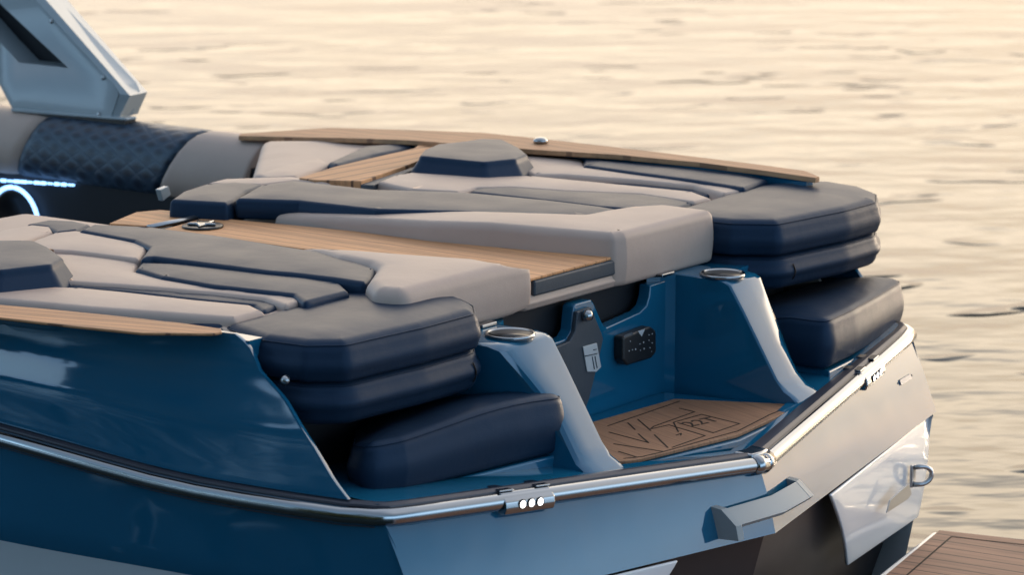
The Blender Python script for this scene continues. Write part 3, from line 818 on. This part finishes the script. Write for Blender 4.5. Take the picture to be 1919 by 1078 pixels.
pad('groove_panel', NAVY, base, [(124, 528), (234, 534), (401, 548), (494, 557), (530, 570), (494, 584), (474, 571), (367, 561), (234, 546), (124, 537)], 1.044)
pad('seat_panel', TAN, base, [(-120, 535), (0, 545), (100, 536), (150, 537), (234, 545), (367, 560), (474, 570), (498, 582), (440, 596), (334, 588), (167, 576), (0, 560), (-120, 550)], 1.052, r=.018)
pad('side_panel', NAVY, base, [(-120, 546), (0, 556), (167, 573), (334, 586), (440, 594), (450, 602), (412, 611), (200, 588), (0, 568), (-120, 558)], 1.036, r=.02)
hb = ats([(-90, 480), (-10, 472), (77, 472), (110, 487), (147, 514), (120, 531), (0, 545), (-90, 545)], 1.06)
cushion('headrest', NAVY, base, [tuple(q) for q in hb], 1.03, 1.098, r=.012, corner=.03, taper=.2, puff=.004, bulge=0)
# far lounger panels
pad('navy_panel', NAVY, padf, [(440, 372), (487, 346), (550, 337), (640, 347), (700, 354), (844, 358), (894, 361), (1028, 374), (1128, 386), (1173, 394), (1094, 404), (1011, 403), (860, 396), (704, 392), (560, 376)], 1.086, zb=1.03)
pad('navy_cap', NAVY, padf, [(318, 374), (340, 358), (384, 344), (440, 340), (496, 345), (462, 358), (440, 374), (425, 380)], 1.078, zb=1.0)
pad('tan_panel', TAN, padf, [(384, 343), (420, 334), (551, 330), (640, 345), (550, 338), (490, 345)], 1.070)
pad('side_panel', NAVY, padf, [(877, 359), (894, 350), (961, 348), (1061, 354), (1200, 361), (1280, 371), (1300, 380), (1250, 396), (1128, 387), (1061, 379), (927, 364)], 1.062)
pad('seat_panel', TAN, padf, [(707, 340), (735, 328), (770, 322), (911, 331), (994, 328), (1200, 348), (1300, 358), (1335, 371), (1300, 378), (1200, 363), (1061, 357), (961, 350), (894, 351), (860, 359), (770, 354)], 1.066)
pad('groove_panel', NAVY, padf, [(1005, 324), (1100, 329), (1200, 336), (1300, 345), (1350, 353), (1356, 360), (1325, 366), (1290, 358), (1200, 349), (1100, 339), (1005, 330)], 1.054)
pad('seat_panel', TAN, padf, [(930, 284), (975, 283), (1060, 289), (1094, 297), (1096, 310), (1200, 325), (1300, 337), (1385, 348), (1400, 356), (1356, 362), (1300, 347), (1200, 337), (1060, 327), (1000, 326), (960, 310)], 1.068)
pad('navy_panel', NAVY, padf, [(1092, 309), (1094, 296), (1200, 304), (1300, 314), (1400, 325), (1440, 336), (1395, 352), (1300, 337), (1200, 324)], 1.078)
hb = ats([(762, 320), (774, 305), (804, 292), (860, 286), (904, 279), (954, 281), (991, 300), (1010, 316), (984, 327), (911, 335)], 1.068)
cushion('headrest', NAVY, padf, [tuple(q) for q in hb], 1.04, 1.108, r=.012, corner=.03, taper=.17, puff=.004, bulge=0)
strip('seat_edge', SLATE, padf, [(676, 346, 1.065), (760, 318, 1.065), (844, 288, 1.065), (930, 281, 1.065)], [(700, 347, 1.06), (775, 318, 1.06), (850, 293, 1.06), (930, 284, 1.06)], .02)

# ---- walkway between the pads
wk = [tuple(at(a, b, z=1.03).xy) for a, b in ((320, 428), (388, 407), (1152, 481), (990, 524))]
walk = slab('walkway_hatch', SLATE, boat, [(wk[0][0] - .02, wk[0][1] - .05), (wk[1][0] - .02, wk[1][1] + .02), (-.108, .153), (-.108, -.200)], .985, 1.0235, .006)
wteak = slab('walkway_teak', TEAK, walk, [(wk[0][0], wk[0][1] - .03), wk[1], wk[2], wk[3]], 1.0237, 1.031, .002)
fw_ = [tuple(at(a, b, z=1.03).xy) for a, b in ((205, 419), (255, 398), (300, 394), (385, 401), (275, 424))]
slab('walkway_teak', TEAK, walk, fw_, 1.018, 1.031, .002)
a, b = at(280, 425, z=1.034), at(392, 402, z=1.034)
link('hinge_bar', tube_mesh([a, b], .011, 10, True, .5), SATIN, walk)
kc = at(380, 425, z=1.032)
o = link('latch_ring', lathe_mesh([(.054, 0), (.054, .004), (.045, .005), (.0, .003)][:3], kc, (0, 0, 1), 36), BLACK, walk)
stv = []
for k in range(10):
    rr = .043 if k % 2 == 0 else .019; aa = 2 * math.pi * k / 10 + .2; stv.append((kc.x + rr * math.cos(aa), kc.y + rr * math.sin(aa)))
slab('latch_star', CHROME, o, stv, kc.z + .004, kc.z + .013, .004)

# cross teak on top of the seat backs
cross = [tuple(q) for q in ats([(560, 333), (590, 337), (677, 339), (760, 310), (800, 295), (844, 284), (927, 279), (920, 275), (787, 268), (777, 277), (627, 312)], 1.075)]
slab('seat_back_teak', TEAK_T, boat, cross, 1.045, 1.075, .003)
slab('seat_back_teak', TEAK_T, boat, [tuple(q) for q in ats([(-140, 462), (-40, 453), (40, 457), (102, 467), (60, 473), (-140, 470)], 1.08)], 1.04, 1.08, .003)

# ---- starboard coaming, seat backs, interior
def coaming(name, m, x0, x1, parent=boat, lean0=0, lean1=0, n=26, y0=1.03):
    prof = [(-.02, .815), (-.045, .835), (-.055, .88), (-.05, .93), (-.035, .975), (-.01, 1.01), (.025, 1.03), (.07, 1.036), (.12, 1.03), (.14, 1.0)]
    V, F = [], []
    for i in range(n + 1):
        s = i / n; e = 1 - .10 * (max(0, 1 - s / .06) ** 2 + max(0, 1 - (1 - s) / .06) ** 2) * .35
        for dy, z in prof:
            h = (z - .815) / .22
            x = lerp(x0 + lean0 * h, x1 + lean1 * h, s)
            V.append((x, y0 + (dy - .03) * e + .03, .90 + (z + .012 * (-x - 2.5) * 0 - .90) * e))
    k = len(prof)
    for i in range(n):
        for j in range(k - 1): F.append((i * k + j, i * k + j + 1, (i + 1) * k + j + 1, (i + 1) * k + j))
    F += [tuple(range(k)), tuple(range(n * k, n * k + k))]
    return link(name, mesh(V, F), m, parent)
co = coaming('coaming_pad', TAN, -4.6, -3.215, lean1=.10)
coaming('quilted_panel', QUILT, -3.21, -2.545, co, lean0=.10, lean1=.13)
coaming('coaming_pad', TAN, -2.54, -2.16, lean0=.13, lean1=.05)
cushion('seat_back', TAN, boat, ats([(490, 262), (640, 261), (760, 264), (775, 270), (690, 292), (560, 325), (470, 330)], 1.05), .80, 1.05, r=.03, corner=.05)
cushion('seat_back', NAVY, boat, ats([(612, 303), (680, 272), (765, 266), (778, 274), (700, 290), (630, 309)], 1.066), .9, 1.066, r=.02, corner=.02)
cushion('seat_back', TAN, boat, ats([(478, 326), (520, 310), (600, 294), (622, 306), (560, 330), (500, 333)], 1.058), .9, 1.058, r=.02, corner=.02)
# dark inner side and floor
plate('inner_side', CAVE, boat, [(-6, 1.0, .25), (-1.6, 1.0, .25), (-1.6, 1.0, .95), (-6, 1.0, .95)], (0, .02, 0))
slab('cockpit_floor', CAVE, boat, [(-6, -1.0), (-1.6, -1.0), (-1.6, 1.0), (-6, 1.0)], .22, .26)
sp = at(28, 415, y=.985)
spk = link('speaker', lathe_mesh([(.112, 0), (.112, .01), (.104, .014), (.09, .004), (.035, -.02), (.03, -.012), (.004, -.006)], (sp.x, .995, sp.z), (0, -1, 0), 48), BLACK, boat)
ring = [(sp.x + .119 * math.cos(t), .982, sp.z + .119 * math.sin(t)) for t in np.linspace(0, 2 * math.pi, 60)]
link('light_ring', tube_mesh(ring, .0075, 10, False), BLUELED, spk)
a, b = at(-60, 334, y=.985), at(140, 347, y=.985)
ls = []
for k in range(16):
    u0, u1 = (k + .12) / 16, (k + .12 + .55 + .25 * random.random()) / 16
    ls.append(tube_mesh([a.lerp(b, u0), a.lerp(b, u1)], .006 if k % 3 else .004, 8))
link('light_strip', join(ls), BLUELED, boat)
p = at(310, 364, y=.6); plate('seat_bracket', ALU, boat, [at(q[0], q[1], x=-1.8) for q in ((300, 356), (316, 349), (321, 365), (306, 377))], (-.02, 0, 0), .002)

# ---- tower leg on the starboard gunwale
YT = 1.06
def tw(px, py, y=YT): return at(px, py, y=y)
tower_out = [(-75, -75), (0, -75), (67, 0), (215, 160), (222, 176), (208, 221), (22, 202), (0, 160), (-75, 40)]
hole = [(-75, -55), (-40, -45), (0, 6), (128, 127), (36, 117), (0, 79), (-75, -5)]
def ringed(outer, inner, y, dy):
    """plate in the xz plane with a hole, filled by constrained triangulation"""
    O = [tw(*p) for p in outer]; I = [tw(*p) for p in inner]
    pts = [Vector((p.x, p.z)) for p in O + I]; n, k = len(O), len(I)
    ed = [(i, (i + 1) % n) for i in range(n)] + [(n + i, n + (i + 1) % k) for i in range(k)]
    ov, oe, of, _, _, _ = delaunay_2d_cdt(pts, ed, [], 2, 1e-6)
    def inh(c):
        r = False
        for i in range(k):
            a, b = pts[n + i], pts[n + (i + 1) % k]
            if (a.y > c.y) != (b.y > c.y) and c.x < a.x + (c.y - a.y) / (b.y - a.y) * (b.x - a.x): r = not r
        return r
    F = [f for f in of if not inh(sum((ov[i] for i in f), Vector((0, 0))) / len(f))]
    N = len(ov); V = [(v.x, y, v.y) for v in ov] + [(v.x, y + dy, v.y) for v in ov]
    FF = [tuple(f) for f in F] + [tuple(N + i for i in f[::-1]) for f in F]
    FF += [(a, b, N + b, N + a) for a, b in ed]
    return mesh(V, FF, False)
tower = bevel(link('tower_leg', ringed(tower_out, hole, YT, .10), ALU, boat), .003, 2)

# aft flange: a bevelled strip and the broad aft face
def face(pts): return [tw(px, py, y) for px, py, y in pts]
fl = []
A = face([(-8, -75, YT - .001), (67, 0, YT - .001), (215, 160, YT - .001), (224, 176, YT - .001), (209, 221, YT - .001)])
Bq = face([(12, -75, YT + .012), (87, 0, YT + .012), (242, 177, YT + .012), (244, 179, YT + .012), (222, 222, YT + .012)])
Cq = face([(52, -75, YT + .15), (127, 0, YT + .15), (275, 171, YT + .15), (276, 172, YT + .15), (258, 213, YT + .15)])
V = A + Bq + Cq; F = []
for i in range(4): F += [(i, i + 1, 6 + i, 5 + i), (5 + i, 6 + i, 11 + i, 10 + i)]
sharp(link('tower_flange', mesh(V, F), ALU, tower), 15)
plate('tower_foot', ALU, tower, [tw(20, 203, YT - .012), tw(236, 221, YT - .012), tw(236, 226, YT - .012), tw(20, 209, YT - .012)], (0, .05, 0), .003)
plate('tower_gasket', BLACK, tower, [tw(22, 209, YT - .004), tw(234, 226, YT - .004), tw(234, 244, YT - .004), tw(22, 228, YT - .004)], (0, .05, 0))
for px, py in ((97, 39), (194, 145), (186, 214)):
    p = tw(px, py); link('bolt', lathe_mesh([(.008, 0), (.007, .004), (.002, .005)], (p.x, YT - .001, p.z), (0, -1, 0), 16), SATIN, tower)
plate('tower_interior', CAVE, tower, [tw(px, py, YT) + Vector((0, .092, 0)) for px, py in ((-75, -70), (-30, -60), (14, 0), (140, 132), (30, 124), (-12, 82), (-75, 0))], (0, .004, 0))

# ---- transom hardware
def trp(y, z):
    xb, zb = tr_low(y); t = (rail_z(y) - z) / (rail_z(y) - zb); return lerp(rail_x(y) + .004, xb, t)
sec = [(.030, .552), (.060, .520), (.048, .510), (.022, .540)]
V, F = [], []
ysH = [-.187, -.180, -.02, .130, .137]
for y in ysH:
    for d, z in sec: V.append((trp(y, z) + d, y, z))
for i in range(len(ysH) - 1):
    for j in range(4): F.append((i * 4 + j, i * 4 + (j + 1) % 4, i * 4 + 4 + (j + 1) % 4, i * 4 + 4 + j))
F += [(0, 1, 2, 3), tuple(range(len(V) - 4, len(V)))]
hm = [mesh(V, F, False)]
for y0, y1, zl in ((-.191, -.172, .486), (.118, .140, .522)):
    q = [(trp(y0, .56) - .01, y0, .556), (trp(y0, .552) + .030, y0, .5525), (trp(y0, .52) + .0605, y0, .520), (trp(y0, zl) + .057, y0, zl), (trp(y0, zl) - .01, y0, zl - .005)]
    hm.append(plate_mesh(q, (-.2 * (y1 - y0) * (1 if y0 > 0 else -1), y1 - y0, 0)))
bevel(link('tow_handle', join(hm), HANDLE, boat), .002)
# U bolt on the starboard flap
pc = at(1713, 893, x=.315)
pl = bevel(link('u_bolt', box_mesh((pc.x - .004, pc.y, pc.z), (.008, .022, .062)), SATIN, boat), .003)
cu = [at(px, py, x=.318) for px, py in ((1714, 874), (1736, 875))]
dirn = Vector((.55, .84, 0)).normalized()
pts = [pc + Vector((0, 0, .024))] + [pc + dirn * (.022 + .03 * math.sin(t)) + Vector((0, 0, .024 * math.cos(t))) for t in np.linspace(0, math.pi, 14)] + [pc - Vector((0, 0, .024))]
link('loop', tube_mesh(pts, .0065, 12), SATIN, pl)
# grey label plate on the flap and faint lettering on the blue panel
lb = [at(px, py, x=.36) for px, py in ((1660, 962), (1666, 938), (1702, 906), (1707, 926), (1700, 936))]
plate('label_plate', SATIN, boat, lb, (.003, -.0005, 0), .001)

for a_, b_ in (((1684, 748), (1716, 722)),):
    y0, y1 = .93, 1.01
    for yy in (y0 - .012, y1 + .012):
        zz = .612; link('screw', lathe_mesh([(.003, 0), (.0025, .002)], (trp(yy, zz) + .001, yy, zz), (1, .17, .3), 10), BLACK, transom)
    q = [(trp(y0, .606) + .0035, y0, .606), (trp(y1, .606) + .0035, y1, .606), (trp(y1, .619) + .0035, y1, .619), (trp(y0, .619) + .0035, y0, .619)]
    plate('name_plate', FAINT, transom, q, (.002, 0, 0))
# ---- swim platform
z_p = .20
pa, pb = at(1747, 993, z=z_p), at(1640, 1078, z=z_p)
px0 = pb.x + (pb.x - pa.x) / (pa.y - pb.y) * pb.y
pf = [(pa.x, pa.y), (1.6, pa.y + .36), (1.6, -pa.y - .36), (pa.x, -pa.y), (px0, 0)]
plat = slab('swim_platform', WHITE, boat, pf, z_p - .05, z_p - .004, .012)
ta = at(1760, 997, z=z_p); d_ = .034
pt = [(ta.x, ta.y), (1.59, pa.y + .33), (1.59, -pa.y - .33), (ta.x, -ta.y), (px0 + d_, 0)]
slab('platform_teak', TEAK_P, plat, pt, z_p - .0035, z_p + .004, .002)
zz = z_p + .0042                                        # margin seam round the planked field
mg = [Vector((px0 + d_ + .055, 0, zz)), Vector((ta.x + .055, ta.y - .035, zz)), Vector((1.55, pa.y + .27, zz))]
ms = []
for a, b in zip(mg[:-1], mg[1:]):
    d = (b - a).normalized(); s_ = Vector((-d.y, d.x, 0)) * .0022
    ms.append(prism_mesh([(a - s_).xy[:], (b - s_).xy[:], (b + s_).xy[:], (a + s_).xy[:]], zz - .001, zz + .0006))
link('margin_seam', join(ms), GROOVE, plat)

# ---- loose navy cushions of the stern seats
G = 'navy cushions stacked on the stern seats'
def loose(name, label, cat, outl, zb, zt, seam=None, pipe=None, group=G, **k):
    cx = sum(p[0] for p in outl) / len(outl); cy = sum(p[1] for p in outl) / len(outl); kk = k
    t = thing(name, label, cat, (cx, cy, zb), group)
    loc = [(x - cx, y - cy) for x, y in outl]
    f = (lambda x, y: zt(x + cx, y + cy) - zb) if callable(zt) else zt - zb
    cushion('cover', NAVY, t, loc, 0, f, **k)
    P = resample(fillet(loc, k.get('corner', .03)), .02)
    rr = k.get('r', .02)
    Q = inset(P, rr * .22); top = [(x, y, (f(x, y) if callable(f) else f) - rr * .30) for x, y in Q]; top.append(top[0])
    link('piping', tube_mesh(top, .0013, 6, False), NAVY, t)
    if seam is not None:
        i0 = min(range(len(P)), key=lambda i: (P[i][0] - (seam[0] - cx)) ** 2 + (P[i][1] - (seam[1] - cy)) ** 2)
        q = P[i0]; tn = P[(i0 + 1) % len(P)] - P[i0 - 1]; tn /= np.linalg.norm(tn); nn = np.array((tn[1], -tn[0])); h = f(q[0], q[1]) if callable(f) else f
        link('seam', tube_mesh([(*(q + nn * (.0035 + .0085 * math.sin(math.pi * m / 8))), lerp(rr, h - rr, m / 8)) for m in range(9)], .0016, 6), GROOVE, t)
        W = inset(P, k.get('rb', rr) * .55); b_ = [(x, y, .0065) for x, y in W]; b_.append(b_[0])
        link('welt', tube_mesh(b_, .0026, 6, False), LINER, t)
    return t
pn = ats([(413, 606), (487, 630), (570, 641), (650, 640), (728, 622), (800, 606), (897, 580), (893, 565), (868, 552), (800, 538), (740, 532), (683, 531)], 1.042)
loose('back_cushion', 'thick navy pad on top of the stack at the near stern corner', 'cushion', [tuple(q) for q in pn], .951, 1.042, r=.036, rb=.014, corner=.035, puff=.006)
def shrink(P, k):
    cx = sum(p[0] for p in P) / len(P); cy = sum(p[1] for p in P) / len(P); return [(cx + (x - cx) * k, cy + (y - cy) * k) for x, y in P]
loose('lower_cushion', 'rounded navy pad lying under the thick top pad at the near stern corner', 'cushion', [tuple(q) for q in shrink(pn, .985)], .856, .950, seam=at(874, 690, z=.91).xy, r=.025, rb=.028, corner=.08, bulge=.010)
pf_ = ats([(1256, 391), (1290, 405), (1370, 413), (1460, 414), (1530, 400), (1590, 388), (1648, 372), (1648, 358), (1620, 347), (1560, 337), (1470, 334), (1400, 348)], 1.066)
loose('back_cushion', 'thick navy pad on top of the far stack, seen against the water', 'cushion', [tuple(q) for q in pf_], .972, 1.066, r=.036, rb=.014, corner=.035, puff=.006)
loose('lower_cushion', 'rounded navy pad lying under the thick top pad of the far stack', 'cushion', [tuple(q) for q in shrink(pf_, .985)], .880, .970, seam=at(1506, 515, z=.92).xy, r=.025, rb=.028, corner=.08, bulge=.010)
# seat cushions
sn = [tuple(at(a, b, z=.715).xy) for a, b in ((657, 912), (690, 929), (760, 917), (894, 882), (1000, 855), (1071, 838))]
sn = sn + [(-.10, sn[-1][1] + .0), (sn[0][0] - .22, sn[0][1] + .27), (sn[0][0] - .09, sn[0][1] + .115)]
loose('seat_cushion', 'long navy seat cushion on the near stern ledge, in front of the near stack', 'cushion', sn, .706, lambda x, y: .822 + .026 * math.exp(-((y + .62) / .25) ** 2) + .20 * min(0, x - .06 - .13 * (y + 1)), r=.028, corner=.045, puff=.010, bulge=.008)
sf = [tuple(at(a, b, z=.715).xy) for a, b in ((1548, 690), (1600, 664), (1650, 634), (1692, 606))]
sf = sf + [(-.16, sf[-1][1] + .02), (-.16, sf[0][1] - .02)]
loose('seat_cushion', 'navy seat cushion on the far stern ledge, right of the step recess', 'cushion', sf, .706, lambda x, y: .84 + .17 * min(0, x - .10 + .10 * (y - .8)), r=.028, corner=.04, puff=.010, bulge=.008)
